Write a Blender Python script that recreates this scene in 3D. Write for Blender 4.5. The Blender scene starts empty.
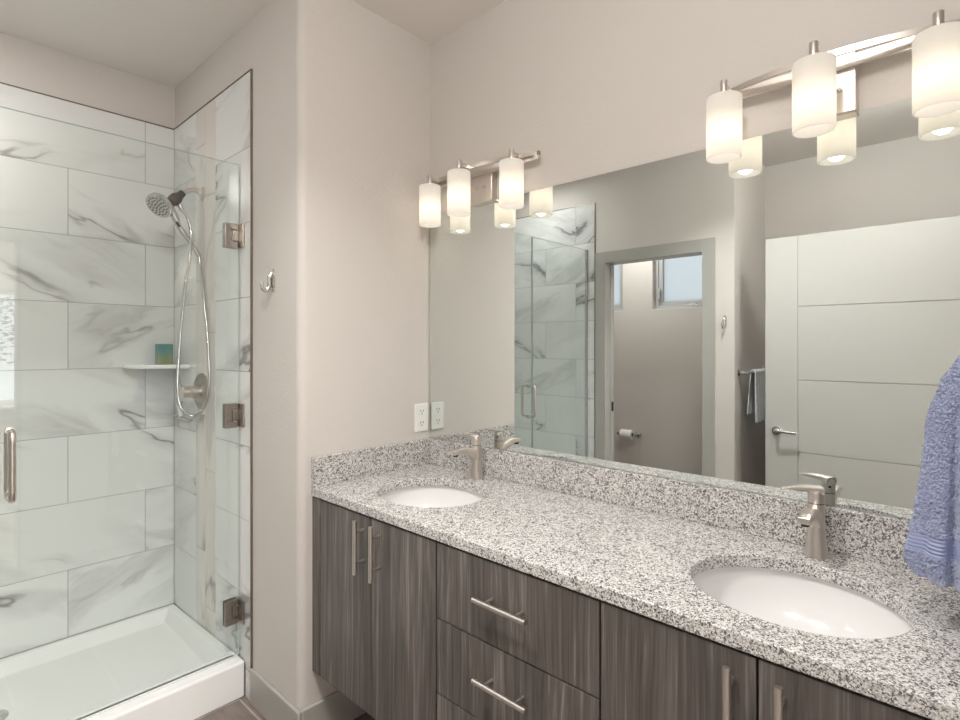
import bpy, bmesh, math, random
from mathutils import Vector, Matrix, noise

random.seed(7)
SC = bpy.context.scene
COL = SC.collection
PI = math.pi

# ------------------------------------------------------------------ camera
cam_data = bpy.data.cameras.new('camera')
cam_data.sensor_width = 36.0
cam_data.lens = 539.0 / 960.0 * 36.0
cam_data.shift_y = -14.0 / 960.0
cam_data.clip_start = 0.02
cam = bpy.data.objects.new('camera', cam_data)
COL.objects.link(cam)
cam.location = (0, 0, 1.39)
cam.rotation_euler = (PI / 2, 0, -math.atan2(583, 539))
SC.camera = cam

# ------------------------------------------------------------------ world, light, exposure
SKY_STRENGTH = 4.0
GLOBE_FILL_GLOW = 100.0
DOWNLIGHT_FILL_W = 16.0
SHOWER_FILL_W = 4.5
TOILET_FILL_W = 13.0
BEDROOM_FILL_W = 160.0
BULB_W = 0.08
SHADE_GLOW = 0.24
SC.view_settings.view_transform = 'Standard'
SC.view_settings.look = 'None'
SC.view_settings.exposure = 0.14
SC.view_settings.gamma = 1.0
SC.view_settings.use_curve_mapping = False

world = bpy.data.worlds.new('sky')
SC.world = world
world.use_nodes = True
bg = world.node_tree.nodes['Background']
bg.inputs['Color'].default_value = (0.93, 0.965, 1.0, 1)
bg.inputs['Strength'].default_value = SKY_STRENGTH


def area_light(name, loc, size, watts, color, parent=None, spread=PI):
    d = bpy.data.lights.new(name, 'AREA')
    d.shape = 'DISK'
    d.size = size
    d.energy = watts
    d.color = color
    d.spread = spread
    o = bpy.data.objects.new(name, d)
    COL.objects.link(o)
    o.location = loc
    if parent:
        o.parent = parent
    return o


# ------------------------------------------------------------------ key measures (metres)
XM = 1.544      # mirror wall face
YE = 1.718      # wall at the end of the vanity
XS = 0.944      # wall beside the shower
YB = 2.949      # back of the shower
XL = -0.5       # opposite wall (shower side + toilet room doorway)
CEIL = 2.68
YR = -0.03      # rear wall with the doorway the picture is taken from
XA = -1.17      # back of the recess behind the open door
YA = 1.127
XT = -1.5       # far wall of the toilet room
YG = 2.19       # shower glass
ZC = 0.895      # countertop
XF = 0.985      # countertop front
SINKS = (1.367, 0.278)
XSINK = 1.236


# ------------------------------------------------------------------ material helpers
def lin(c):
    c = c / 255.0
    return c / 12.92 if c <= 0.04045 else ((c + 0.055) / 1.055) ** 2.4


def rgb(r, g, b):
    return (lin(r), lin(g), lin(b), 1.0)


class NT:
    def __init__(self, name):
        self.m = bpy.data.materials.new(name)
        self.m.use_nodes = True
        self.t = self.m.node_tree
        self.b = self.t.nodes['Principled BSDF']
        self.out = self.t.nodes['Material Output']

    def n(self, kind, **kw):
        nd = self.t.nodes.new(kind)
        for k, v in kw.items():
            setattr(nd, k, v)
        return nd

    def l(self, a, b):
        self.t.links.new(a, b)

    def math(self, op, a, b=None, c=None, clamp=False):
        nd = self.n('ShaderNodeMath', operation=op, use_clamp=clamp)
        for i, v in enumerate((a, b, c)):
            if v is None:
                continue
            if isinstance(v, (int, float)):
                nd.inputs[i].default_value = v
            else:
                self.l(v, nd.inputs[i])
        return nd.outputs[0]

    def noise(self, vec, scale, detail=2.0, rough=0.5, dist=0.0):
        nd = self.n('ShaderNodeTexNoise')
        nd.inputs['Scale'].default_value = scale
        nd.inputs['Detail'].default_value = detail
        nd.inputs['Roughness'].default_value = rough
        nd.inputs['Distortion'].default_value = dist
        if vec is not None:
            self.l(vec, nd.inputs['Vector'])
        return nd

    def ramp(self, fac, stops, interp='LINEAR'):
        nd = self.n('ShaderNodeValToRGB')
        cr = nd.color_ramp
        cr.interpolation = interp
        while len(cr.elements) < len(stops):
            cr.elements.new(0.5)
        for e, (p, c) in zip(cr.elements, stops):
            e.position = p
            e.color = c
        self.l(fac, nd.inputs[0])
        return nd.outputs[0]

    def mix(self, fac, a, b):
        nd = self.n('ShaderNodeMix', data_type='RGBA')
        for sock, v in ((nd.inputs['Factor'], fac), (nd.inputs[6], a), (nd.inputs[7], b)):
            if isinstance(v, (int, float)):
                sock.default_value = v
            elif isinstance(v, tuple):
                sock.default_value = v
            else:
                self.l(v, sock)
        return nd.outputs[2]

    def mapping(self, vec, scale=(1, 1, 1), rot=(0, 0, 0), loc=(0, 0, 0)):
        nd = self.n('ShaderNodeMapping')
        nd.inputs['Scale'].default_value = scale
        nd.inputs['Rotation'].default_value = rot
        nd.inputs['Location'].default_value = loc
        self.l(vec, nd.inputs['Vector'])
        return nd.outputs[0]

    def bump(self, height, strength, dist):
        nd = self.n('ShaderNodeBump')
        nd.inputs['Strength'].default_value = strength
        nd.inputs['Distance'].default_value = dist
        self.l(height, nd.inputs['Height'])
        self.l(nd.outputs[0], self.b.inputs['Normal'])

    def objco(self):
        return self.n('ShaderNodeTexCoord').outputs['Object']


def plain(name, color, rough=0.5, metal=0.0, spec=0.5, **kw):
    m = NT(name)
    m.b.inputs['Base Color'].default_value = color
    m.b.inputs['Roughness'].default_value = rough
    m.b.inputs['Metallic'].default_value = metal
    m.b.inputs['Specular IOR Level'].default_value = spec
    for k, v in kw.items():
        m.b.inputs[k].default_value = v
    return m.m


def paint(name, color, rough=0.6, bump=0.25, scale=90):
    m = NT(name)
    co = m.objco()
    m.b.inputs['Roughness'].default_value = rough
    m.b.inputs['Specular IOR Level'].default_value = 0.3
    big = m.noise(co, 2.2, 2)
    c2 = tuple(x * 0.965 for x in color[:3]) + (1,)
    m.l(m.mix(big.outputs[0], c2, color), m.b.inputs['Base Color'])
    nz = m.noise(co, scale, 2.0, 0.45)
    m.bump(nz.outputs[0], bump, 0.004)
    return m.m


def brushed(name, color, rough=0.32):
    m = NT(name)
    co = m.objco()
    m.b.inputs['Base Color'].default_value = color
    m.b.inputs['Metallic'].default_value = 1.0
    nz = m.noise(m.mapping(co, (700, 700, 40)), 1.0, 2)
    r = m.math('MULTIPLY_ADD', nz.outputs[0], 0.16, rough - 0.08)
    m.l(r, m.b.inputs['Roughness'])
    return m.m


def marble(name, base, vein, band, turn, warm=0.0):
    """polished porcelain with soft grey clouds and sparse thin dark veins, in UV metres"""
    m = NT(name)
    uv = m.n('ShaderNodeUVMap').outputs[0]
    v = m.mapping(uv, (1, 1, 1), (0, 0, turn))
    v = m.mapping(v, (0.6, 1.7, 1))
    warp = m.noise(v, 2.4, 4, 0.6)
    wv = m.n('ShaderNodeVectorMath', operation='MULTIPLY_ADD')
    m.l(warp.outputs['Color'], wv.inputs[0])
    wv.inputs[1].default_value = (0.55, 0.55, 0.0)
    m.l(v, wv.inputs[2])
    # thin veins: the zero line of a warped noise
    n1 = m.noise(wv.outputs[0], 1.0, 3, 0.55)
    d1 = m.math('ABSOLUTE', m.math('SUBTRACT', n1.outputs[0], 0.5))
    line = m.math('SUBTRACT', 1.0, m.math('DIVIDE', d1, 0.012), clamp=True)
    soft = m.math('SUBTRACT', 1.0, m.math('DIVIDE', d1, 0.055), clamp=True)
    mask = m.noise(m.mapping(v, (1, 1, 1), (0, 0, 0), (7.3, 2.1, 0)), 1.9, 2)
    mk = m.math('MULTIPLY', m.math('SUBTRACT', mask.outputs[0], 0.485), 9.0, clamp=True)
    # broad cloudy bands
    n2 = m.noise(m.mapping(wv.outputs[0], (1, 1, 1), (0, 0, 0), (3.7, 9.1, 0)), 0.9, 4, 0.6)
    d2 = m.math('ABSOLUTE', m.math('SUBTRACT', n2.outputs[0], 0.5))
    cloud = m.math('SUBTRACT', 1.0, m.math('DIVIDE', d2, 0.06), clamp=True)
    fine = m.noise(m.mapping(wv.outputs[0], (3, 12, 1)), 1.6, 3, 0.6)
    cloud = m.math('MULTIPLY', cloud, m.math('MULTIPLY', fine.outputs[0], 0.85))
    mask2 = m.noise(m.mapping(v, (1, 1, 1), (0, 0, 0), (1.3, 12.1, 0)), 1.1, 2)
    mk2 = m.math('MULTIPLY', m.math('SUBTRACT', mask2.outputs[0], 0.45), 7.0, clamp=True)
    cloud = m.math('MULTIPLY', cloud, mk2)
    c = m.mix(m.math('MULTIPLY', cloud, 1.0), base, band)
    c = m.mix(m.math('MULTIPLY', m.math('MULTIPLY', soft, mk), 0.5), c, band)
    c = m.mix(m.math('MULTIPLY', m.math('MULTIPLY', line, mk), 0.85), c, vein)
    m.l(c, m.b.inputs['Base Color'])
    m.b.inputs['Roughness'].default_value = 0.08
    m.b.inputs['Specular IOR Level'].default_value = 0.5
    return m.m


def granite(name):
    m = NT(name)
    co = m.objco()
    wob = m.noise(co, 240, 1)
    wv = m.n('ShaderNodeVectorMath', operation='MULTIPLY_ADD')
    m.l(wob.outputs['Color'], wv.inputs[0])
    wv.inputs[1].default_value = (0.004, 0.004, 0.004)
    m.l(co, wv.inputs[2])
    v1 = m.n('ShaderNodeTexVoronoi')
    v1.inputs['Scale'].default_value = 410
    m.l(wv.outputs[0], v1.inputs['Vector'])
    sep = m.n('ShaderNodeSeparateColor')
    m.l(v1.outputs['Color'], sep.inputs[0])
    clump = m.noise(co, 42, 2)
    f = m.math('ADD', sep.outputs[0], m.math('MULTIPLY', m.math('SUBTRACT', clump.outputs[0], 0.5), 0.5))
    c1 = m.ramp(f, [(0.0, rgb(78, 77, 78)), (0.09, rgb(124, 122, 122)), (0.24, rgb(172, 169, 168)),
                    (0.43, rgb(204, 201, 197)), (0.66, rgb(228, 225, 221)), (0.92, rgb(218, 213, 209))], 'CONSTANT')
    v2 = m.n('ShaderNodeTexVoronoi')
    v2.inputs['Scale'].default_value = 235
    m.l(m.mapping(wv.outputs[0], (1, 1, 1), (0, 0, 0), (5, 3, 1)), v2.inputs['Vector'])
    s2 = m.n('ShaderNodeSeparateColor')
    m.l(v2.outputs['Color'], s2.inputs[0])
    spot = m.math('LESS_THAN', s2.outputs[1], 0.09)
    c = m.mix(m.math('MULTIPLY', spot, 0.82), c1, rgb(84, 82, 86))
    m.l(c, m.b.inputs['Base Color'])
    m.b.inputs['Roughness'].default_value = 0.16
    m.b.inputs['Specular IOR Level'].default_value = 0.45
    return m.m


def wood(name):
    m = NT(name)
    co = m.objco()
    oi = m.n('ShaderNodeObjectInfo')
    add = m.n('ShaderNodeVectorMath', operation='MULTIPLY_ADD')
    m.l(oi.outputs['Random'], add.inputs[0])
    add.inputs[1].default_value = (7.0, 9.0, 5.0)
    m.l(co, add.inputs[2])
    p = add.outputs[0]
    warp = m.noise(m.mapping(p, (3, 3, 0.7)), 1.0, 2)
    wv = m.n('ShaderNodeVectorMath', operation='MULTIPLY_ADD')
    m.l(warp.outputs['Color'], wv.inputs[0])
    wv.inputs[1].default_value = (0.10, 0.10, 0.0)
    m.l(p, wv.inputs[2])
    w = wv.outputs[0]
    a = m.noise(m.mapping(w, (9, 9, 0.35)), 1.0, 3, 0.6)
    b = m.noise(m.mapping(w, (75, 75, 1.1)), 1.0, 3, 0.6)
    c = m.noise(m.mapping(w, (330, 330, 6)), 1.0, 2, 0.5)
    rings = m.math('PINGPONG', m.math('MULTIPLY', a.outputs[0], 14.0), 0.5)
    f = m.math('MULTIPLY_ADD', b.outputs[0], 0.62, m.math('MULTIPLY', a.outputs[0], 0.35))
    f = m.math('MULTIPLY_ADD', c.outputs[0], 0.28, f)
    f = m.math('MULTIPLY_ADD', rings, 0.16, f)
    col = m.ramp(f, [(0.40, rgb(56, 51, 48)), (0.57, rgb(80, 74, 70)), (0.70, rgb(98, 91, 87)), (0.85, rgb(138, 131, 125))])
    m.l(col, m.b.inputs['Base Color'])
    m.b.inputs['Roughness'].default_value = 0.42
    m.bump(c.outputs[0], 0.15, 0.001)
    return m.m


def thin_glass(name, tint, f0=0.045, gain=1.0):
    """a pane: see-through with a tint, plus a Fresnel mirror reflection"""
    m = NT(name)
    m.t.nodes.remove(m.b)
    tr = m.n('ShaderNodeBsdfTransparent')
    tr.inputs[0].default_value = tint
    gl = m.n('ShaderNodeBsdfGlossy')
    gl.inputs['Roughness'].default_value = 0.0
    gl.inputs['Color'].default_value = (1, 1, 1, 1)
    lw = m.n('ShaderNodeNewGeometry')
    dot = m.n('ShaderNodeVectorMath', operation='DOT_PRODUCT')
    m.l(lw.outputs['Normal'], dot.inputs[0])
    m.l(lw.outputs['Incoming'], dot.inputs[1])
    k = m.math('SUBTRACT', 1.0, m.math('ABSOLUTE', dot.outputs['Value']), clamp=True)
    fr = m.math('MULTIPLY_ADD', m.math('POWER', k, 5.0), (1 - f0) * gain, f0, clamp=True)
    mx = m.n('ShaderNodeMixShader')
    m.l(fr, mx.inputs[0])
    m.l(tr.outputs[0], mx.inputs[1])
    m.l(gl.outputs[0], mx.inputs[2])
    m.l(mx.outputs[0], m.out.inputs[0])
    return m.m


def frosted(name):
    m = NT(name)
    m.t.nodes.remove(m.b)
    co = m.objco()
    d = m.n('ShaderNodeBsdfTranslucent')
    d.inputs[0].default_value = (0.46, 0.47, 0.48, 1)
    g = m.n('ShaderNodeBsdfGlossy')
    g.inputs['Roughness'].default_value = 0.35
    nz = m.noise(co, 160, 2)
    bp = m.n('ShaderNodeBump')
    bp.inputs['Strength'].default_value = 0.3
    bp.inputs['Distance'].default_value = 0.002
    m.l(nz.outputs[0], bp.inputs['Height'])
    m.l(bp.outputs[0], g.inputs['Normal'])
    mx = m.n('ShaderNodeMixShader')
    mx.inputs[0].default_value = 0.06
    m.l(d.outputs[0], mx.inputs[1])
    m.l(g.outputs[0], mx.inputs[2])
    m.l(mx.outputs[0], m.out.inputs[0])
    return m.m


def opal(name, glow):
    """opal glass lamp shade: lets the bulb's light through and glows"""
    m = NT(name)
    m.t.nodes.remove(m.b)
    t = m.n('ShaderNodeBsdfTranslucent')
    t.inputs[0].default_value = (0.86, 0.82, 0.76, 1)
    d = m.n('ShaderNodeBsdfDiffuse')
    d.inputs[0].default_value = (0.34, 0.34, 0.335, 1)
    mx = m.n('ShaderNodeMixShader')
    mx.inputs[0].default_value = 0.55
    m.l(d.outputs[0], mx.inputs[1])
    m.l(t.outputs[0], mx.inputs[2])
    e = m.n('ShaderNodeEmission')
    e.inputs[0].default_value = (1.0, 0.93, 0.84, 1)
    e.inputs[1].default_value = glow
    ad = m.n('ShaderNodeAddShader')
    m.l(mx.outputs[0], ad.inputs[0])
    m.l(e.outputs[0], ad.inputs[1])
    m.l(ad.outputs[0], m.out.inputs[0])
    return m.m


def emit(name, color, s):
    m = NT(name)
    m.b.inputs['Base Color'].default_value = (0.8, 0.8, 0.8, 1)
    m.b.inputs['Emission Color'].default_value = color
    m.b.inputs['Emission Strength'].default_value = s
    return m.m


def floor_mat(name):
    m = NT(name)
    co = m.objco()
    br = m.n('ShaderNodeTexBrick')
    br.offset = 0.5
    m.l(m.mapping(co, (1, 1, 1), (0, 0, PI / 2)), br.inputs['Vector'])
    br.inputs['Color1'].default_value = rgb(132, 121, 115)
    br.inputs['Color2'].default_value = rgb(116, 106, 101)
    br.inputs['Mortar'].default_value = rgb(176, 168, 160)
    br.inputs['Scale'].default_value = 1.0
    br.inputs['Mortar Size'].default_value = 0.004
    br.inputs['Brick Width'].default_value = 0.61
    br.inputs['Row Height'].default_value = 0.305
    nz = m.noise(m.mapping(co, (18, 4, 4)), 1.5, 4, 0.65)
    shade = m.ramp(nz.outputs[0], [(0.3, (0.72, 0.72, 0.72, 1)), (0.7, (1.15, 1.12, 1.1, 1))])
    mm = m.n('ShaderNodeMix', data_type='RGBA', blend_type='MULTIPLY')
    mm.inputs['Factor'].default_value = 1.0
    m.l(br.outputs['Color'], mm.inputs[6])
    m.l(shade, mm.inputs[7])
    m.l(mm.outputs[2], m.b.inputs['Base Color'])
    m.b.inputs['Roughness'].default_value = 0.4
    return m.m


def terry(name, color, dark, scale=420):
    m = NT(name)
    co = m.objco()
    v = m.n('ShaderNodeTexVoronoi')
    v.inputs['Scale'].default_value = scale
    m.l(co, v.inputs['Vector'])
    h = m.math('SUBTRACT', 1.0, v.outputs['Distance'])
    nz = m.noise(co, scale * 0.6, 2)
    m.l(m.mix(nz.outputs[0], dark, color), m.b.inputs['Base Color'])
    m.b.inputs['Roughness'].default_value = 0.95
    m.b.inputs['Specular IOR Level'].default_value = 0.1
    m.b.inputs['Sheen Weight'].default_value = 0.35
    m.bump(h, 0.6, 0.003)
    return m.m


def candle_glass(name):
    m = NT(name)
    co = m.objco()
    s = m.n('ShaderNodeSeparateXYZ')
    m.l(co, s.inputs[0])
    f = m.math('DIVIDE', s.outputs[2], 0.1)
    c = m.ramp(f, [(0.0, rgb(176, 178, 132)), (0.35, rgb(156, 176, 140)), (0.62, rgb(112, 164, 156)), (1.0, rgb(88, 150, 156))])
    m.l(c, m.b.inputs['Base Color'])
    m.b.inputs['Roughness'].default_value = 0.08
    m.b.inputs['Transmission Weight'].default_value = 0.35
    return m.m


M = {}
M['wall'] = paint('wall_paint', rgb(212, 206, 200))
M['ceiling'] = paint('ceiling_paint', rgb(240, 235, 230), bump=0.15)
M['trim'] = plain('grey_trim_paint', rgb(172, 169, 163), 0.35)
M['door'] = plain('door_paint', rgb(190, 188, 183), 0.38)
M['white'] = plain('white_enamel', rgb(236, 235, 232), 0.3)
M['acrylic'] = plain('white_acrylic', rgb(240, 240, 238), 0.16)
M['porcelain'] = plain('white_porcelain', rgb(236, 235, 234), 0.14, spec=0.5)
M['plastic'] = plain('white_plastic', rgb(238, 237, 233), 0.3)
M['slot'] = plain('dark_slot', rgb(40, 38, 37), 0.6)
M['nickel'] = brushed('brushed_nickel', rgb(216, 209, 202), 0.32)
M['nickel_dark'] = brushed('warm_nickel', rgb(166, 159, 152), 0.30)
M['chrome'] = plain('chrome', rgb(214, 213, 211), 0.09, 1.0)
M['chrome_soft'] = plain('satin_chrome', rgb(200, 199, 197), 0.2, 1.0)
M['bronze'] = plain('dark_swivel', rgb(92, 86, 82), 0.35, 0.8)
M['nozzle'] = plain('nozzle_rubber', rgb(86, 88, 88), 0.5)
M['edge'] = plain('tile_edge_metal', rgb(140, 131, 124), 0.35, 0.9)
M['tile'] = marble('marble_tile', rgb(229, 230, 228), rgb(112, 109, 107), rgb(164, 164, 164), 0.42)
M['accent'] = marble('accent_marble', rgb(222, 217, 211), rgb(132, 128, 124), rgb(176, 172, 167), 1.35)
M['grout'] = plain('grey_grout', rgb(150, 148, 145), 0.8)
M['granite'] = granite('speckled_granite')
M['wood'] = wood('grey_wood_laminate')
M['carcass'] = plain('dark_carcass', rgb(46, 43, 42), 0.6)
M['mirror'] = plain('mirror_silver', (0.79, 0.83, 0.815, 1), 0.0, 1.0)
M['mirror_edge'] = plain('mirror_edge', rgb(96, 100, 98), 0.3, 0.6)
M['glass'] = thin_glass('shower_glass', (0.968, 0.986, 0.979, 1), 0.055)
M['pane'] = thin_glass('window_glass', (0.97, 0.98, 0.98, 1))
M['vinyl_clear'] = plain('clear_vinyl_seal', rgb(222, 224, 222), 0.3)
M['glass_edge'] = plain('glass_edge_green', rgb(200, 212, 207), 0.15, 0.0, 0.6)
M['frosted'] = frosted('frosted_glass')
M['vinyl'] = plain('grey_window_vinyl', rgb(176, 176, 175), 0.4)
M['opal'] = opal('opal_glass', SHADE_GLOW)
M['bulb'] = emit('bulb_glow', (1.0, 0.90, 0.76, 1), 8.0)
M['globe'] = emit('globe_fill_glow', (1.0, 0.985, 0.965, 1), GLOBE_FILL_GLOW)
M['lens'] = emit('fill_light_lens', (1.0, 0.97, 0.93, 1), 2.0)
M['floor'] = floor_mat('grey_brown_floor_tile')
M['carpet'] = paint('bedroom_carpet', rgb(168, 160, 150), 0.95, 0.6, 300)
M['towel'] = terry('blue_terry', rgb(184, 190, 214), rgb(104, 113, 150))
M['towel_band'] = plain('blue_woven_band', rgb(146, 154, 186), 0.8)
M['towel_white'] = terry('white_waffle', rgb(236, 236, 236), rgb(214, 214, 216), 300)
M['paper'] = plain('toilet_paper', rgb(240, 239, 236), 0.9)
M['card'] = plain('cardboard_core', rgb(150, 128, 106), 0.9)
M['candle'] = candle_glass('teal_green_glass')
M['wax'] = plain('candle_wax', rgb(222, 224, 204), 0.6)
M['bark'] = plain('bark', rgb(92, 78, 66), 0.9)
M['leaf'] = plain('leaf_green', rgb(110, 132, 88), 0.7)
M['ground'] = plain('outdoor_ground', rgb(150, 146, 128), 0.9)


# ------------------------------------------------------------------ mesh helpers
class MB:
    def __init__(self):
        self.bm = bmesh.new()
        self.uvl = None

    def quad(self, pts, mi=0):
        f = self.bm.faces.new([self.bm.verts.new(p) for p in pts])
        f.material_index = mi
        return f

    def box(self, a, b, mi=0, rot=None, piv=None):
        x0, y0, z0 = (min(a[i], b[i]) for i in range(3))
        x1, y1, z1 = (max(a[i], b[i]) for i in range(3))
        vs = [Vector(p) for p in ((x0, y0, z0), (x1, y0, z0), (x1, y1, z0), (x0, y1, z0),
                                  (x0, y0, z1), (x1, y0, z1), (x1, y1, z1), (x0, y1, z1))]
        if rot is not None:
            pv = Vector(piv) if piv is not None else Vector(((x0 + x1) / 2, (y0 + y1) / 2, (z0 + z1) / 2))
            vs = [rot @ (v - pv) + pv for v in vs]
        v = [self.bm.verts.new(p) for p in vs]
        fs = []
        for q in ((0, 3, 2, 1), (4, 5, 6, 7), (0, 1, 5, 4), (1, 2, 6, 5), (2, 3, 7, 6), (3, 0, 4, 7)):
            f = self.bm.faces.new([v[i] for i in q])
            f.material_index = mi
            fs.append(f)
        return fs

    def prism(self, poly, z0, z1, mi=0):
        n = len(poly)
        lo = [self.bm.verts.new((p[0], p[1], z0)) for p in poly]
        hi = [self.bm.verts.new((p[0], p[1], z1)) for p in poly]
        fs = [self.bm.faces.new(lo[::-1]), self.bm.faces.new(hi)]
        for i in range(n):
            fs.append(self.bm.faces.new((lo[i], lo[(i + 1) % n], hi[(i + 1) % n], hi[i])))
        for f in fs:
            f.material_index = mi
        return fs

    def rings(self, rings, mi=0, cap=True, closed=False):
        vr = [[self.bm.verts.new(p) for p in r] for r in rings]
        n = len(vr[0])
        m = len(vr)
        for i in range(m if closed else m - 1):
            a, b = vr[i], vr[(i + 1) % m]
            for j in range(n):
                f = self.bm.faces.new((a[j], a[(j + 1) % n], b[(j + 1) % n], b[j]))
                f.material_index = mi
        if cap and not closed:
            self.bm.faces.new(vr[0][::-1]).material_index = mi
            self.bm.faces.new(vr[-1]).material_index = mi
        return vr

    def lathe(self, prof, seg=32, mat=None, mi=0, cap=True, sx=1.0, sy=1.0, power=2.0):
        mat = mat or Matrix.Identity(4)
        rs = []
        for r, z in prof:
            ring = []
            for k in range(seg):
                t = 2 * PI * k / seg
                c, s = math.cos(t), math.sin(t)
                if power != 2.0:
                    c = math.copysign(abs(c) ** (2 / power), c)
                    s = math.copysign(abs(s) ** (2 / power), s)
                ring.append(mat @ Vector((r * c * sx, r * s * sy, z)))
            rs.append(ring)
        self.rings(rs, mi, cap)

    def tube(self, pts, r, seg=12, mi=0, smooth=0, closed=False, flat=None):
        pts = [Vector(p) for p in pts]
        if smooth:
            pts = catmull(pts, smooth, closed)
        n = len(pts)
        tang = []
        for i in range(n):
            if closed:
                d = pts[(i + 1) % n] - pts[i - 1]
            else:
                d = pts[min(i + 1, n - 1)] - pts[max(i - 1, 0)]
            tang.append(d.normalized())
        up = Vector((0, 0, 1)) if abs(tang[0].z) < 0.9 else Vector((1, 0, 0))
        u = (up - tang[0] * up.dot(tang[0])).normalized()
        rs = []
        for i in range(n):
            t = tang[i]
            u = (u - t * u.dot(t)).normalized()
            w = t.cross(u)
            rr = r[min(i, len(r) - 1)] if isinstance(r, (list, tuple)) else r
            a, b = (rr, rr) if flat is None else (rr * flat[0], rr * flat[1])
            rs.append([pts[i] + u * (a * math.cos(2 * PI * k / seg)) + w * (b * math.sin(2 * PI * k / seg)) for k in range(seg)])
        self.rings(rs, mi, True, closed)

    def build(self, name, mat, parent=None, bevel=0.0, smooth=True, seg=2, sub=0, angle=35):
        self.bm.normal_update()
        bmesh.ops.recalc_face_normals(self.bm, faces=self.bm.faces[:])
        me = bpy.data.meshes.new(name)
        self.bm.to_mesh(me)
        self.bm.free()
        for mm in (mat if isinstance(mat, (list, tuple)) else [mat]):
            me.materials.append(mm)
        if smooth:
            me.polygons.foreach_set('use_smooth', [True] * len(me.polygons))
            me.set_sharp_from_angle(angle=math.radians(angle))
        o = bpy.data.objects.new(name, me)
        COL.objects.link(o)
        if parent:
            o.parent = parent
        if bevel:
            b = o.modifiers.new('bevel', 'BEVEL')
            b.width = bevel
            b.segments = seg
            b.limit_method = 'ANGLE'
            b.angle_limit = math.radians(40)
        if sub:
            s = o.modifiers.new('subdivision', 'SUBSURF')
            s.levels = s.render_levels = sub
        return o


def catmull(p, n, closed=False):
    out = []
    m = len(p)
    for i in range(m if closed else m - 1):
        if closed:
            a, b, c, d = p[i - 1], p[i], p[(i + 1) % m], p[(i + 2) % m]
        else:
            a, b, c, d = p[max(i - 1, 0)], p[i], p[i + 1], p[min(i + 2, m - 1)]
        for k in range(n):
            t = k / n
            out.append(0.5 * ((2 * b) + (c - a) * t + (2 * a - 5 * b + 4 * c - d) * t * t + (3 * b - a - 3 * c + d) * t ** 3))
    if not closed:
        out.append(p[-1])
    return out


def axis(loc, direction):
    """matrix whose local Z runs along direction, at loc"""
    q = Vector(direction).normalized().to_track_quat('Z', 'Y')
    return Matrix.Translation(Vector(loc)) @ q.to_matrix().to_4x4()


def rrect(w, h, r, n=6, cx=0.0, cy=0.0):
    pts = []
    for sx, sy, a0 in ((1, 1, 0), (-1, 1, PI / 2), (-1, -1, PI), (1, -1, 1.5 * PI)):
        for k in range(n + 1):
            a = a0 + PI / 2 * k / n
            pts.append((cx + sx * (w / 2 - r) + r * math.cos(a), cy + sy * (h / 2 - r) + r * math.sin(a)))
    return pts


def tag(o, label, cat, group=None, kind=None):
    o['label'] = label
    o['category'] = cat
    if group:
        o['group'] = group
    if kind:
        o['kind'] = kind
    return o


def thing(name, label, cat, loc=(0, 0, 0), group=None, kind=None):
    o = bpy.data.objects.new(name, None)
    o.empty_display_size = 0.05
    COL.objects.link(o)
    o.location = loc
    return tag(o, label, cat, group, kind)


def struct(o, label, cat):
    return tag(o, label, cat, kind='structure')


def copy_tree(o, parent=None):
    c = o.copy()
    COL.objects.link(c)
    if parent:
        c.parent = parent
    for ch in list(o.children):
        copy_tree(ch, c)
    return c


def ellipse(cx, cy, a, b, n=64):
    return [(cx + a * math.cos(2 * PI * k / n), cy + b * math.sin(2 * PI * k / n)) for k in range(n)]


# ================================================================== THE SETTING
m = MB(); m.box((-1.7, YR - 0.15, -0.1), (1.7, 3.4, 0.0))
struct(m.build('floor', M['floor'], smooth=False), 'grey brown stone look floor tiles below the vanity', 'floor')
m = MB(); m.box((-1.7, YR - 0.15, CEIL), (1.7, 3.4, CEIL + 0.1))
struct(m.build('ceiling', M['ceiling'], smooth=False), 'smooth pale warm white ceiling above the bathroom', 'ceiling')

m = MB(); m.box((XM, YR - 0.12, 0), (XM + 0.12, YE, CEIL))
struct(m.build('wall_right', M['wall'], smooth=False), 'greige wall behind the mirror and the vanity lights', 'wall')

# block between vanity and shower, with a rounded corner
R = 0.028
poly = [(XS, YB + 0.1), (XS, YE + R)]
poly += [(XS + R - R * math.cos(a), YE + R - R * math.sin(a)) for a in [PI / 2 * k / 8 for k in range(9)]]
poly += [(XM + 0.12, YE), (XM + 0.12, YB + 0.1)]
m = MB(); m.prism(poly, 0, CEIL)
wall_far = struct(m.build('wall_far', M['wall']), 'greige wall with a rounded corner between shower and vanity', 'wall')

m = MB(); m.box((XL - 0.12, YB, 0), (XS, YB + 0.1, CEIL))
wall_back = struct(m.build('wall_back', M['wall'], smooth=False), 'marble tiled back wall of the shower', 'wall')

D0, D1, DZ = 1.322, 2.030, 2.004           # toilet room doorway (clear opening)
m = MB()
m.box((XL - 0.12, YA, 0), (XL, D0 - 0.02, CEIL))
m.box((XL - 0.12, D1 + 0.02, 0), (XL, YB, CEIL))
m.box((XL - 0.12, D0 - 0.02, DZ + 0.02), (XL, D1 + 0.02, CEIL))
wall_left = struct(m.build('wall_left', M['wall'], smooth=False), 'greige wall around the toilet room doorway seen in the mirror', 'wall')
m = MB(); m.box((XT - 0.14, YA, 0), (XL - 0.12, YA + 0.12, CEIL))
struct(m.build('wall_recess', M['wall'], smooth=False), 'shaded greige wall carrying the towel bar seen in the mirror', 'wall')
m = MB(); m.box((XA - 0.1, YR, 0), (XA, YA, CEIL))
struct(m.build('wall_behind_door', M['wall'], smooth=False), 'greige wall above and behind the open door', 'wall')

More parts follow.
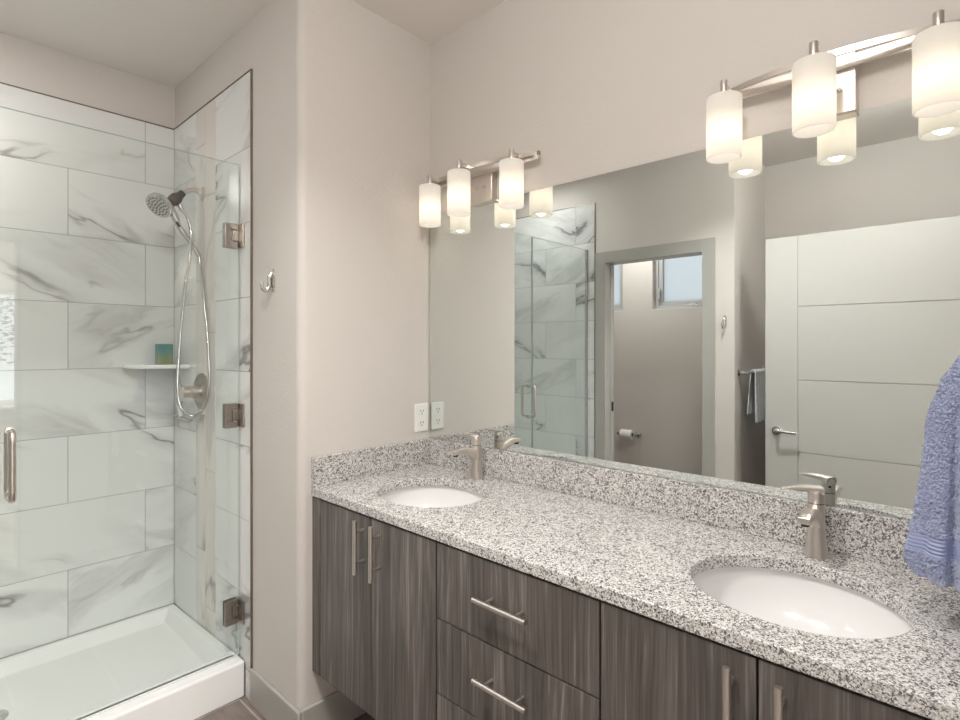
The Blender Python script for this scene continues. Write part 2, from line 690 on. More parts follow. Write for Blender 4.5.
# toilet room
W1 = (1.50, 2.135); W2 = (2.425, 3.05); WZ = (1.715, 2.30)
m = MB()
x0, x1 = XT - 0.14, XT
m.box((x0, YA + 0.12, 0), (x1, 3.3, WZ[0]))
m.box((x0, YA + 0.12, WZ[1]), (x1, 3.3, CEIL))
m.box((x0, YA + 0.12, WZ[0]), (x1, W1[0], WZ[1]))
m.box((x0, W1[1], WZ[0]), (x1, W2[0], WZ[1]))
m.box((x0, W2[1], WZ[0]), (x1, 3.3, WZ[1]))
struct(m.build('wall_toilet_room', M['wall'], smooth=False), 'plain wall of the toilet room beyond the doorway', 'wall')
m = MB(); m.box((XT - 0.14, 3.2, 0), (XL - 0.12, 3.3, CEIL))
struct(m.build('wall_toilet_room_end', M['wall'], smooth=False), 'end wall of the toilet room', 'wall')
m = MB(); m.box((XL - 0.14, YB + 0.1, 0), (XL - 0.12 + 0.02, 3.3, CEIL))
struct(m.build('wall_toilet_room_side', M['wall'], smooth=False), 'side wall of the toilet room behind the shower', 'wall')

# rear wall with the doorway the photographer stands in
DX0, DX1, DRZ = -0.49, 0.53, 2.07
m = MB()
m.box((XA, YR - 0.12, 0), (DX0, YR, CEIL))
m.box((DX1, YR - 0.12, 0), (XM, YR, CEIL))
m.box((DX0, YR - 0.12, DRZ), (DX1, YR, CEIL))
struct(m.build('wall_rear', M['wall'], smooth=False), 'greige wall at the entrance doorway', 'wall')
m = MB()
m.box((DX0, YR - 0.13, 0), (DX0 + 0.02, YR + 0.005, DRZ))
m.box((DX1 - 0.02, YR - 0.13, 0), (DX1, YR + 0.005, DRZ))
m.box((DX0, YR - 0.13, DRZ - 0.02), (DX1, YR + 0.005, DRZ))
struct(m.build('trim_1', M['trim'], smooth=False), 'grey jamb of the entrance doorway', 'door jamb')

# bedroom beyond the entrance doorway: its window is what the shower glass mirrors
BY = -3.6
BW = (0.1, 1.9); BZ = (0.72, 2.02)
m = MB(); m.box((-2.2, BY, -0.1), (3.0, YR - 0.12, 0.0))
struct(m.build('floor_bedroom', M['carpet'], smooth=False), 'beige carpet in the room behind the entrance', 'floor')
m = MB(); m.box((-2.2, BY, CEIL), (3.0, YR - 0.15, CEIL + 0.1))
struct(m.build('ceiling_bedroom', M['ceiling'], smooth=False), 'white ceiling of the room behind the entrance', 'ceiling')
m = MB()
m.box((-2.2, BY - 0.12, 0), (3.0, BY, BZ[0]))
m.box((-2.2, BY - 0.12, BZ[1]), (3.0, BY, CEIL))
m.box((-2.2, BY - 0.12, BZ[0]), (BW[0], BY, BZ[1]))
m.box((BW[1], BY - 0.12, BZ[0]), (3.0, BY, BZ[1]))
struct(m.build('wall_bedroom', M['wall'], smooth=False), 'window wall of the room behind the entrance', 'wall')
m = MB(); m.box((-2.3, BY, 0), (-2.2, YR - 0.12, CEIL)); m.box((-2.2, YR - 0.14, 0), (XA - 0.1, YR - 0.12, CEIL))
struct(m.build('wall_bedroom_left', M['wall'], smooth=False), 'left wall of the room behind the entrance', 'wall')
m = MB(); m.box((3.0, BY, 0), (3.1, YR - 0.12, CEIL)); m.box((XM + 0.12, YR - 0.14, 0), (3.0, YR - 0.12, CEIL))
struct(m.build('wall_bedroom_right', M['wall'], smooth=False), 'right wall of the room behind the entrance', 'wall')
m = MB(); m.box((-12, -16, -0.3), (14, BY - 0.12, -0.2))
struct(m.build('ground', M['ground'], smooth=False), 'dry ground outside the bedroom window', 'ground')

w = thing('window_3', 'bright bedroom window mirrored at the left edge of the shower glass', 'window', (0, 0, 0), kind='structure')
m = MB()
fy0, fy1 = BY - 0.09, BY - 0.03
for a, b in (((BW[0], BZ[0]), (BW[0] + 0.05, BZ[1])), ((BW[1] - 0.05, BZ[0]), (BW[1], BZ[1])),
             ((BW[0], BZ[0]), (BW[1], BZ[0] + 0.06)), ((BW[0], BZ[1] - 0.05), (BW[1], BZ[1]))):
    m.box((a[0], fy0, a[1]), (b[0], fy1, b[1]))
m.build('frame', M['white'], w, smooth=False)
m = MB(); m.box((BW[0] - 0.04, BY - 0.02, BZ[0] - 0.03), (BW[1] + 0.04, BY + 0.08, BZ[0]))
m.build('sill', M['white'], w, 0.003)
m = MB(); m.box((BW[0] + 0.05, BY - 0.063, BZ[0] + 0.06), (BW[1] - 0.05, BY - 0.057, BZ[1] - 0.05))
m.build('pane', M['pane'], w, smooth=False)


# ---- marble tiles: every tile is its own bevelled block inside one cladding mesh
ROW_H = (2.468 - 0.108) / 8
ROWS = [(0.108 + ROW_H * k, 0.108 + ROW_H * (k + 1)) for k in range(8)]


def cladding(name, mat, parent, rects, place, t=0.006, grout=None):
    """rects: (u0,u1,z0,z1) in the wall's own plane; place(u,d,z) -> world, d = out of the wall"""
    bm = bmesh.new()
    uvl = bm.loops.layers.uv.new('UVMap')
    g = 0.0011
    rnd = random.Random(name)
    for (u0, u1, z0, z1) in rects:
        ou, oz = rnd.uniform(0, 60), rnd.uniform(0, 60)
        ft = 1 if rnd.random() > 0.35 else -1
        a0, a1, b0, b1 = u0 + g, u1 - g, z0 + g, z1 - g
        c = 0.0008
        lo = [(a0, 0, b0), (a1, 0, b0), (a1, 0, b1), (a0, 0, b1)]
        mid = [(p[0], t - c, p[2]) for p in lo]
        hi = [(a0 + c, t, b0 + c), (a1 - c, t, b0 + c), (a1 - c, t, b1 - c), (a0 + c, t, b1 - c)]
        L = [[bm.verts.new(place(*p)) for p in ring] for ring in (lo, mid, hi)]
        S = [lo, mid, hi]
        faces = [(L[2], S[2])]
        f = bm.faces.new(L[2])
        for lp, s in zip(f.loops, S[2]):
            lp[uvl].uv = (s[0] * ft + ou, s[2] + oz)
        for r in (0, 1):
            for k in range(4):
                k2 = (k + 1) % 4
                f = bm.faces.new((L[r][k], L[r][k2], L[r + 1][k2], L[r + 1][k]))
                for lp, s in zip(f.loops, (S[r][k], S[r][k2], S[r + 1][k2], S[r + 1][k])):
                    lp[uvl].uv = (s[0] * ft + ou, s[2] + oz)
    # grout bed just behind the tile faces
    us = [r[0] for r in rects] + [r[1] for r in rects]
    zs = [r[2] for r in rects] + [r[3] for r in rects]
    q = [bm.verts.new(place(u, t - 0.0016, z)) for u, z in ((min(us), min(zs)), (max(us), min(zs)), (max(us), max(zs)), (min(us), max(zs)))]
    f = bm.faces.new(q)
    f.material_index = 1
    q2 = [bm.verts.new(place(u, 0.0005, z)) for u, z in ((min(us), min(zs)), (max(us), min(zs)), (max(us), max(zs)), (min(us), max(zs)))]
    for k in range(4):
        f = bm.faces.new((q[k], q[(k + 1) % 4], q2[(k + 1) % 4], q2[k]))
        f.material_index = 1
    bmesh.ops.recalc_face_normals(bm, faces=bm.faces[:])
    me = bpy.data.meshes.new(name)
    bm.to_mesh(me)
    bm.free()
    me.materials.append(mat)
    me.materials.append(M['grout'])
    o = bpy.data.objects.new(name, me)
    COL.objects.link(o)
    o.parent = parent
    return o


def cut(edges, lo, hi):
    e = sorted([lo] + [x for x in edges if lo + 0.01 < x < hi - 0.01] + [hi])
    return list(zip(e[:-1], e[1:]))


ZT = ROWS[-1][1]
rects = []
for k, (z0, z1) in enumerate(ROWS):
    off = 0.811 if (7 - k) % 2 == 0 else 0.511
    for u0, u1 in cut([off - 0.601 * j for j in range(-1, 4)], XL + 0.006, XS - 0.006):
        rects.append((u0, u1, z0, z1))
cladding('tile_cladding', M['tile'], wall_back, rects, lambda u, d, z: (u, YB - d, z))

YT = 2.088
SA, SB, SM = 2.432, 2.655, 2.545
rects = []
rects.append((YT, 2.135, 0.0, ROWS[0][0]))
for z0, z1 in ROWS:
    rects.append((YT, SA, z0, z1))
    rects.append((SB, YB - 0.006, z0, z1))
cladding('tile_cladding', M['tile'], wall_far, rects, lambda u, d, z: (XS - d, u, z))
rects = []
za = cut([0.108 + 0.36 + 0.61 * j for j in range(5)], 0.108, ZT)
zb = cut([0.108 + 0.12 + 0.61 * j for j in range(5)], 0.108, ZT)
rects += [(SM, SB, a, b) for a, b in za] + [(SA, SM, a, b) for a, b in zb]
cladding('accent_tiles', M['accent'], wall_far, rects, lambda u, d, z: (XS - d, u, z), t=0.0062)
m = MB()
m.box((XS - 0.008, YT - 0.006, 0.0), (XS, YT, ZT + 0.004))
m.box((XS - 0.008, YT, ZT), (XS, YB, ZT + 0.004))
m.build('tile_edge_strip', M['edge'], wall_far, smooth=False)
YTL = 2.125
rects = []
for k, (z0, z1) in enumerate(ROWS):
    off = 2.29 if (7 - k) % 2 == 0 else 2.575
    for u0, u1 in cut([off + 0.601 * j for j in range(-1, 3)], YTL, YB - 0.006):
        rects.append((u0, u1, z0, z1))
rects.append((YTL, 2.15, 0.0, ROWS[0][0]))
cladding('tile_cladding', M['tile'], wall_left, rects, lambda u, d, z: (XL + d, u, z))
m = MB()
m.box((XL, YTL - 0.006, 0), (XL + 0.008, YTL, ZT + 0.004))
m.box((XL, YTL, ZT), (XL + 0.008, YB, ZT + 0.004))
m.build('tile_edge_strip', M['edge'], wall_left, smooth=False)
m = MB(); m.box((XL, YB - 0.008, ZT), (XS, YB, ZT + 0.004))
m.build('tile_edge_strip', M['edge'], wall_back, smooth=False)

# ---- baseboards
BH, BT = 0.135, 0.014


def baseboard(name, label, segs):
    mb = MB()
    for a, b in segs:
        mb.box((a[0], a[1], 0), (b[0], b[1], BH))
    o = mb.build(name, M['trim'], None, 0.004)
    return struct(o, label, 'baseboard')


baseboard('baseboard_far', 'grey baseboard wrapping the rounded corner beside the shower',
          [((XS - BT, YE - BT, 0), (XS, YT - 0.007, 0)), ((XS, YE - BT, 0), (XM, YE, 0))])
baseboard('baseboard_right', 'grey baseboard under the floating vanity', [((XM - BT, YR, 0), (XM, YE - BT, 0))])
baseboard('baseboard_left', 'grey baseboard beside the toilet room doorway',
          [((XL, YA, 0), (XL + BT, D0 - 0.115, 0))])
baseboard('baseboard_recess', 'grey baseboard in the recess behind the door',
          [((XA, YA - BT, 0), (XL, YA, 0)), ((XA, YR, 0), (XA + BT, YA - BT, 0))])
baseboard('baseboard_toilet_room', 'grey baseboard along the toilet room wall', [((XT, YA + 0.12, 0), (XT + BT, 3.2, 0))])

# ---- toilet room doorway: casing, jamb, pocket door latch
m = MB()
CW = 0.084
m.box((XL, D0 - CW, 0), (XL + 0.016, D0, DZ + CW))
m.box((XL, D1, 0), (XL + 0.016, D1 + CW, DZ + CW))
m.box((XL, D0, DZ), (XL + 0.016, D1, DZ + CW))
m.box((XL - 0.12, D0 - 0.02, 0), (XL, D0, DZ + 0.02))
m.box((XL - 0.12, D1, 0), (XL, D1 + 0.02, DZ + 0.02))
m.box((XL - 0.12, D0, DZ), (XL, D1, DZ + 0.02))
t1 = struct(m.build('trim_2', M['trim'], None, 0.002), 'grey flat casing around the toilet room doorway', 'door casing')
m = MB()
m.box((XL - 0.105, D1 - 0.004, 0.01), (XL - 0.065, D1, DZ - 0.005))
t2 = m.build('pocket_door_edge', M['door'], t1, 0.002)
m = MB()
m.box((XL - 0.099, D1 - 0.006, 0.90), (XL - 0.071, D1 - 0.004, 0.97))
m.build('latch_plate', M['slot'], t2, 0.001)

# ---- toilet room windows
for i, (y0, y1) in enumerate((W1, W2)):
    w = thing('window_%d' % (i + 1),
              ('frosted casement window high on the toilet room wall, with crank handle' if i == 0 else
               'second frosted window, mostly hidden behind the left jamb of the toilet room doorway'),
              'window', (0, 0, 0), kind='structure')
    z0, z1 = WZ
    fx0, fx1 = XT - 0.12, XT - 0.055
    m = MB()
    f = 0.03
    m.box((fx0, y0, z0), (fx1, y0 + f, z1)); m.box((fx0, y1 - f, z0), (fx1, y1, z1))
    m.box((fx0, y0 + f, z0), (fx1, y1 - f, z0 + f)); m.box((fx0, y0 + f, z1 - f), (fx1, y1 - f, z1))
    m.build('frame', M['vinyl'], w, 0.002)
    m = MB()
    s = 0.035
    a0, a1, b0, b1 = y0 + f, y1 - f, z0 + f, z1 - f
    m.box((fx0 + 0.01, a0, b0), (fx1 - 0.012, a0 + s, b1)); m.box((fx0 + 0.01, a1 - s, b0), (fx1 - 0.012, a1, b1))
    m.box((fx0 + 0.01, a0 + s, b0), (fx1 - 0.012, a1 - s, b0 + s)); m.box((fx0 + 0.01, a0 + s, b1 - s), (fx1 - 0.012, a1 - s, b1))
    sash = m.build('sash', M['vinyl'], w, 0.002)
    m = MB(); m.box((XT - 0.095, a0 + s, b0 + s), (XT - 0.089, a1 - s, b1 - s))
    m.build('pane', M['frosted'], sash, smooth=False)
    m = MB(); m.box((XT - 0.055, y0, z0 - 0.001), (XT + 0.0, y1, z0 + 0.004))
    m.build('sill', M['white'], w, smooth=False)
    if i == 0:
        m = MB()
        m.box((fx1 - 0.004, 1.70, z0 + 0.006), (fx1 + 0.018, 1.80, z0 + 0.026))
        m.tube([(fx1 + 0.012, 1.75, z0 + 0.024), (fx1 + 0.03, 1.76, z0 + 0.038), (fx1 + 0.03, 1.84, z0 + 0.034)], 0.006, 10, smooth=6)
        m.build('crank_handle', M['chrome'], w, 0.002)
        m = MB()
        m.box((fx1 - 0.002, a1 - 0.02, z0 + 0.09), (fx1 + 0.016, a1 - 0.004, z0 + 0.19))
        m.build('sash_lock', M['vinyl'], w, 0.003)

# ---- open entrance door leaf, 90 degrees into the room
DXF = -0.47
d = thing('door_1', 'open pale grey door with scored panel lines, reflected in the mirror', 'door', (0, 0, 0), kind='structure')
dy0, dy1, dz0, dz1 = 0.0, 0.940, 0.012, 2.03
m = MB()
gx = 0.004
stile_y = 0.768
gr = [0.36, 0.774, 1.192, 1.618]
m.box((DXF - 0.038, dy0, dz0), (DXF - gx, dy1, dz1))
gw = 0.0022
m.box((DXF - gx, stile_y + gw, dz0), (DXF, dy1, dz1))
ed = [dz0] + gr + [dz1]
for k in range(len(ed) - 1):
    m.box((DXF - gx, dy0, ed[k] + (gw if k else 0)), (DXF, stile_y - gw, ed[k + 1] - (gw if k < len(ed) - 2 else 0)))
m.build('leaf', M['door'], d, 0.0012, smooth=False)
hd = MB()
hd.lathe([(0.027, 0), (0.027, 0.006), (0.024, 0.010), (0.013, 0.011), (0.0105, 0.014), (0.0105, 0.045)], 32, axis((DXF, 0.878, 0.889), (1, 0, 0)))
hd.tube([(DXF + 0.045, 0.886, 0.889), (DXF + 0.047, 0.862, 0.889), (DXF + 0.046, 0.812, 0.888), (DXF + 0.043, 0.764, 0.885)], 0.0085, 14, smooth=6, flat=(1.0, 0.75))
hd.build('lever_handle', M['chrome_soft'], d, smooth=True)
m = MB()
for z in (0.25, 1.02, 1.8):
    m.lathe([(0.007, -0.045), (0.007, 0.045)], 12, Matrix.Translation((DXF - 0.002, -0.006, z)))
m.build('hinge', M['nickel'], d)

# ================================================================== VANITY
XC = 0.99      # cabinet fronts


def front_panel(mb, y0, y1, z0, z1):
    g = 0.0016
    mb.box((XC, y0 + g, z0 + g), (XC + 0.019, y1 - g, z1 - g))


def bar_pull(name, parent, c, vertical, length=0.165):
    """slim T-bar pull on two posts; c = centre on the front face"""
    mb = MB()
    x = XC - 0.034
    if vertical:
        mb.tube([(x, c[0], c[1] - length / 2), (x, c[0], c[1] + length / 2)], 0.0068, 14)
        posts = [(c[0], c[1] - 0.048), (c[0], c[1] + 0.048)]
    else:
        mb.tube([(x, c[0] - length / 2, c[1]), (x, c[0] + length / 2, c[1])], 0.0068, 14)
        posts = [(c[0] - 0.048, c[1]), (c[0] + 0.048, c[1])]
    for py, pz in posts:
        mb.tube([(x, py, pz), (XC, py, pz)], 0.0045, 10)
    return mb.build(name, M['nickel'], parent)


CB, CT = 0.25, 0.8645


def cabinet(label, y0, y1):
    c = thing('vanity_cabinet', label, 'cabinet', (0, 0, 0), 'floating vanity cabinets')
    mb = MB()
    xa, xb, t = XC + 0.0205, XM - 0.002, 0.016
    mb.box((xa, y0, CB), (xb, y0 + t, CT)); mb.box((xa, y1 - t, CB), (xb, y1, CT))
    mb.box((xa, y0 + t, CB), (xb, y1 - t, CB + t)); mb.box((xb - 0.01, y0 + t, CB + t), (xb, y1 - t, CT))
    mb.box((xa, y0 + t, CT - 0.05), (xa + 0.016, y1 - t, CT))
    mb.build('carcass', M['carcass'], c, smooth=False)
    return c


FT = 0.861
ca = cabinet('dark grey wood vanity cabinet with two doors under the far sink, beside the shower wall', 1.0765, YE - 0.001)
m = MB(); m.box((XC, 1.6695, CB), (XC + 0.0195, YE - 0.001, FT)); m.build('filler_panel', M['wood'], ca, 0.0006, smooth=False)
for y0, y1, hy in ((1.373, 1.666, 1.409), (1.0775, 1.372, 1.327)):
    m = MB(); front_panel(m, y0, y1, CB, FT)
    dr = m.build('door', M['wood'], ca, 0.0008, smooth=False)
    bar_pull('handle', dr, (hy, 0.769), True)
cb = cabinet('dark grey wood vanity drawer unit with three drawers between the two sink cabinets', 0.5765, 1.0755)
for z0, z1, hz in ((0.656, FT, 0.769), (0.454, 0.655, 0.571), (CB, 0.453, 0.37)):
    m = MB(); front_panel(m, 0.577, 1.0755, z0, z1)
    dr = m.build('drawer', M['wood'], cb, 0.0008, smooth=False)
    bar_pull('handle', dr, (0.827, hz), False, 0.163)
cc = cabinet('dark grey wood vanity cabinet with two doors under the near sink, nearest the blue towel', YR + 0.001, 0.5755)
for y0, y1, hy in ((0.2755, 0.575, 0.314), (YR + 0.002, 0.2745, 0.235)):
    m = MB(); front_panel(m, y0, y1, CB, FT)
    dr = m.build('door', M['wood'], cc, 0.0008, smooth=False)
    bar_pull('handle', dr, (hy, 0.762), True)

# ---- granite worktop with two oval cut-outs
AX, AY = 0.172, 0.195
bm = bmesh.new()
loops = []
outer = [(XF, YR + 0.001), (XM - 0.001, YR + 0.001), (XM - 0.001, YE - 0.001), (XF, YE - 0.001)]
holes = [ellipse(XSINK, y, AX, AY, 72) for y in SINKS]
eds = []
for lp in [outer] + holes:
    vs = [bm.verts.new((p[0], p[1], ZC)) for p in lp]
    eds += [bm.edges.new((vs[k], vs[(k + 1) % len(vs)])) for k in range(len(vs))]
bmesh.ops.triangle_fill(bm, use_beauty=True, use_dissolve=False, edges=eds)
top = bm.faces[:]
ret = bmesh.ops.extrude_face_region(bm, geom=top)
vs = [g for g in ret['geom'] if isinstance(g, bmesh.types.BMVert)]
bmesh.ops.translate(bm, verts=vs, vec=(0, 0, -0.03))
mb = MB(); mb.bm.free(); mb.bm = bm
ct = tag(mb.build('countertop', M['granite'], None, 0.0025), 'speckled grey and white granite worktop over the vanity cabinets', 'countertop')
m = MB(); m.box((XM - 0.021, YR + 0.001, ZC), (XM - 0.001, YE - 0.001, ZC + 0.105))
m.build('backsplash', M['granite'], ct, 0.002, smooth=False)
m = MB(); m.box((XF, YE - 0.021, ZC), (XM - 0.0215, YE - 0.001, ZC + 0.105))
m.build('side_splash', M['granite'], ct, 0.002, smooth=False)


# ---- undermount basins
def make_sink(label):
    s = thing('undermount_sink', label, 'sink', (XSINK, SINKS[0], ZC - 0.03), 'oval undermount sinks')
    mb = MB()
    n = 72
    rs = []
    dep = 0.135
    prof = [(1.10, 0.0), (1.10, -0.012)]
    inner = [(1.06, -0.0005)]
    for k in range(1, 15):
        t = PI / 2 * k / 14
        inner.append((1.06 * math.cos(t) ** 0.62 if k < 14 else 0.12, -dep * math.sin(t) ** 0.9 if k < 14 else -dep))
    outerp = [(r * 1.0 + 0.05, z - 0.012) for r, z in inner[::-1]]
    allp = inner[::-1] + [(1.13, -0.0005), (1.13, -0.012)] + [(r + 0.035, z - 0.01) for r, z in inner[1:]]
    for r, z in allp:
        rs.append([(AX * r * math.cos(2 * PI * k / n), AY * r * math.sin(2 * PI * k / n), z) for k in range(n)])
    mb.rings(rs, 0, True)
    mb.build('basin', M['porcelain'], s, angle=60)
    mb = MB()
    mb.lathe([(0.0, -dep + 0.002), (0.012, -dep + 0.003), (0.024, -dep + 0.004), (0.026, -dep + 0.001)], 32, cap=False)
    mb.build('drain', M['nickel'], s)
    return s


sk = make_sink('oval white basin sunk in the granite by the far corner, below the outlet wall')
sk2 = copy_tree(sk)
sk2.location.y = SINKS[1]
sk2['label'] = 'oval white basin sunk in the granite near the blue towel'


# ---- faucets
def make_faucet(label):
    f = thing('faucet', label, 'faucet', (1.474, SINKS[0] + 0.014, ZC), 'brushed nickel faucets')
    mb = MB()
    mb.lathe([(0.0, 0.0004), (0.0245, 0.0004), (0.0248, 0.004), (0.0228, 0.018), (0.0198, 0.045), (0.0180, 0.08), (0.0176, 0.11), (0.0176, 0.124), (0.0, 0.124)], 40, cap=False, power=2.2)
    mb.build('body', M['nickel'], f)
    # spout: flat tapering tongue reaching out over the basin
    mb = MB()
    rs = []
    for k in range(13):
        t = k / 12
        x = -0.006 - 0.118 * t
        ztop = 0.106 + 0.014 * math.sin(PI * min(1, t * 0.95)) + 0.009 * t
        thick = 0.028 * (1 - t) ** 1.3 + 0.014
        wd = 0.0145 - 0.0015 * t
        rs.append([(x, a * wd, ztop - thick / 2 + b * thick / 2) for a, b in
                   ((1, -0.75), (1, 0.75), (0.8, 1), (0, 1.04), (-0.8, 1), (-1, 0.75), (-1, -0.75), (-0.8, -1), (0.8, -1))])
    mb.rings(rs)
    sp = mb.build('spout', M['nickel'], f, 0.0012, angle=45)
    mb = MB()
    mb.lathe([(0.009, 0.0), (0.009, -0.006), (0.007, -0.006)], 20, Matrix.Translation((-0.110, 0, 0.103)))
    mb.build('aerator', M['slot'], sp)
    # lever: domed cap with a thin upswept paddle
    mb = MB()
    mb.lathe([(0.0, 0.126), (0.0176, 0.126), (0.0176, 0.146), (0.0158, 0.155), (0.011, 0.161), (0.0, 0.163)], 36, cap=False, power=2.2)
    dx, dy = -0.48, 0.877
    rs = []
    for k in range(12):
        t = k / 11
        r = -0.012 + 0.088 * t
        zc = 0.154 + 0.007 * math.sin(PI * t * 0.8) - 0.004 * t
        th = 0.016 * (1 - t) ** 1.2 + 0.004
        wd = 0.0165 * (1 - 0.42 * t)
        rs.append([(dx * r - dy * a * wd, dy * r + dx * a * wd, zc + b * th / 2) for a, b in
                   ((1, -0.5), (1, 0.5), (0.7, 1), (-0.7, 1), (-1, 0.5), (-1, -0.5), (-0.7, -1), (0.7, -1))])
    mb.rings(rs)
    lv = mb.build('lever', M['nickel'], f, angle=50)
    mb = MB()
    mb.lathe([(0.0032, 0), (0.0032, 0.0015)], 14, axis((0.0158, -0.0075, 0.142), (0.9, -0.4, 0)))
    mb.build('set_screw', M['slot'], lv)
    mb = MB()
    mb.lathe([(0.0168, 0.1235), (0.0168, 0.1265)], 36, power=2.2)
    mb.build('seam_ring', M['slot'], f)
    return f


fa = make_faucet('brushed nickel single lever faucet behind the far basin')
fb = copy_tree(fa)
fb.location.y = SINKS[1] + 0.003
fb['label'] = 'brushed nickel single lever faucet behind the near basin, nearest the blue towel'

# ---- mirror
mi = thing('wall_mirror', 'large frameless rectangular mirror above the granite backsplash', 'mirror', (0, 0, 0))
m = MB()
fs = m.box((XM - 0.006, YR + 0.03, ZC + 0.106), (XM - 0.001, YE - 0.004, 1.942))
for f in fs:
    f.material_index = 1
for f in m.bm.faces:
    f.normal_update()
    if f.calc_center_median().x < XM - 0.0055:
        f.material_index = 0
m.build('glass', [M['mirror'], M['mirror_edge']], mi, smooth=False)
m = MB(); m.box((XM - 0.0085, YR + 0.03, ZC + 0.1055), (XM - 0.0005, YE - 0.004, ZC + 0.108))
m.build('bottom_channel', M['chrome_soft'], mi, smooth=False)


# ---- vanity lights
def make_vanity_light(label, y):
    L = thing('vanity_light', label, 'wall light', (XM, y, 2.045), 'three shade vanity lights')
    mb = MB()
    mb.box((-0.030, -0.056, -0.108), (-0.0005, 0.064, 0.034))
    bp = mb.build('backplate', M['nickel'], L, 0.004)
    for sy in (-0.022, 0.022):
        mb = MB()
        mb.lathe([(0.0, 0.008), (0.004, 0.007), (0.006, 0.004), (0.006, 0.0)], 16, axis((-0.030, sy, -0.052), (-1, 0, 0)), cap=False)
        mb.build('screw', M['chrome'], bp)
    HB = 0.278

    def bowx(yy):
        return -0.030 - 0.056 * (1 - (yy / HB) ** 2)
    mb = MB()
    mb.box((-0.038, -HB, -0.006), (-0.032, HB, 0.022))
    mb.box((-0.033, -0.03, -0.002), (-0.0301, 0.03, 0.018))
    for e in (-HB, HB - 0.006):
        mb.box((-0.038, e, 0.006), (-0.024, e + 0.006, 0.022))
    mb.build('back_bar', M['nickel'], L, 0.001)
    mb = MB()
    rs = []
    for k in range(41):
        yy = -HB + 2 * HB * k / 40
        x = bowx(yy)
        rs.append([(x - 0.0025, yy, 0.008), (x - 0.0025, yy, 0.022), (x + 0.0025, yy, 0.022), (x + 0.0025, yy, 0.008)])
    mb.rings(rs)
    mb.build('bow_bar', M['nickel'], L, angle=30)
    for yy, xx in ((-0.203, -0.092), (0.010, -0.138), (0.220, -0.092)):
        st = MB()
        st.lathe([(0.0, 0.030), (0.0085, 0.030), (0.0095, 0.028), (0.0095, -0.008), (0.019, -0.009), (0.019, -0.0122), (0.0135, -0.0124), (0.0135, -0.018), (0.0, -0.018)], 28,
                 Matrix.Translation((xx, yy, 0.0)), cap=False)
        st.box((xx, yy - 0.005, 0.009), (bowx(yy) - 0.0031, yy + 0.005, 0.021))
        stem = st.build('stem', M['nickel'], L, smooth=True)
        sh = MB()
        r = 0.0428
        prof = [(0.014, -0.0125), (r - 0.006, -0.0125), (r - 0.0015, -0.014), (r, -0.018), (r, -0.168), (r - 0.001, -0.171),
                (r - 0.004, -0.171), (r - 0.005, -0.168), (r - 0.005, -0.020), (r - 0.008, -0.0165), (0.014, -0.0165)]
        sh.lathe(prof, 40, Matrix.Translation((xx, yy, 0.0)), cap=False)
        shade = sh.build('shade', M['opal'], L, angle=60)
        bl = MB()
        bl.lathe([(0.0, -0.142), (0.011, -0.138), (0.019, -0.123), (0.019, -0.108), (0.014, -0.09), (0.012, -0.078), (0.0, -0.078)], 20,
                 Matrix.Translation((xx, yy, 0.0)), cap=False)
        bl.build('bulb', M['bulb'], shade)
        bl = MB()
        bl.lathe([(0.0, -0.0181), (0.015, -0.0181), (0.015, -0.06), (0.0128, -0.0779), (0.0, -0.0779)], 20, Matrix.Translation((xx, yy, 0.0)), cap=False)
        bl.build('socket', M['plastic'], shade)
        d_ = bpy.data.lights.new('bulb_light', 'POINT')
        d_.energy = BULB_W
        d_.color = (1.0, 0.86, 0.70)
        d_.shadow_soft_size = 0.022
        lo = bpy.data.objects.new('bulb_light', d_)
        COL.objects.link(lo)
        lo.parent = shade
        lo.location = (xx, yy, -0.150)
    return L


va = make_vanity_light('brushed nickel wall light with three lit white shades above the far basin', 1.396)
vb = copy_tree(va)
vb.location.y = 0.263
vb.location.z = 2.046
vb['label'] = 'brushed nickel wall light with three lit white shades above the near basin'

# ---- outlet on the end wall
o = thing('wall_outlet', 'white double electrical outlet on the wall just left of the mirror edge', 'outlet', (1.492, YE, 1.09))
m = MB()
m.box((-0.037, -0.006, -0.058), (0.037, -0.0003, 0.058))
m.build('cover_plate', M['plastic'], o, 0.003)
for dz in (-0.024, 0.024):
    m = MB()
    m.lathe([(0.0, 0.0075), (0.0165, 0.0075), (0.0168, 0.006)], 28, axis((0, 0, dz), (0, -1, 0)) , cap=False, sy=0.86)
    sk_ = m.build('socket', M['plastic'], o)
    m = MB()
    for sx in (-0.0065, 0.0065):
        m.box((sx - 0.0012, -0.0082, dz + 0.0), (sx + 0.0012, -0.0074, dz + 0.009))
    m.lathe([(0.0, 0.0082), (0.0026, 0.0082), (0.0026, 0.0074)], 12, axis((0, 0, dz - 0.007), (0, -1, 0)), cap=False)
    m.build('slots', M['slot'], sk_)
m = MB(); m.lathe([(0.0, 0.0072), (0.0028, 0.0068), (0.003, 0.006)], 14, axis((0, 0, 0), (0, -1, 0)), cap=False)
m.build('screw', M['white'], o)


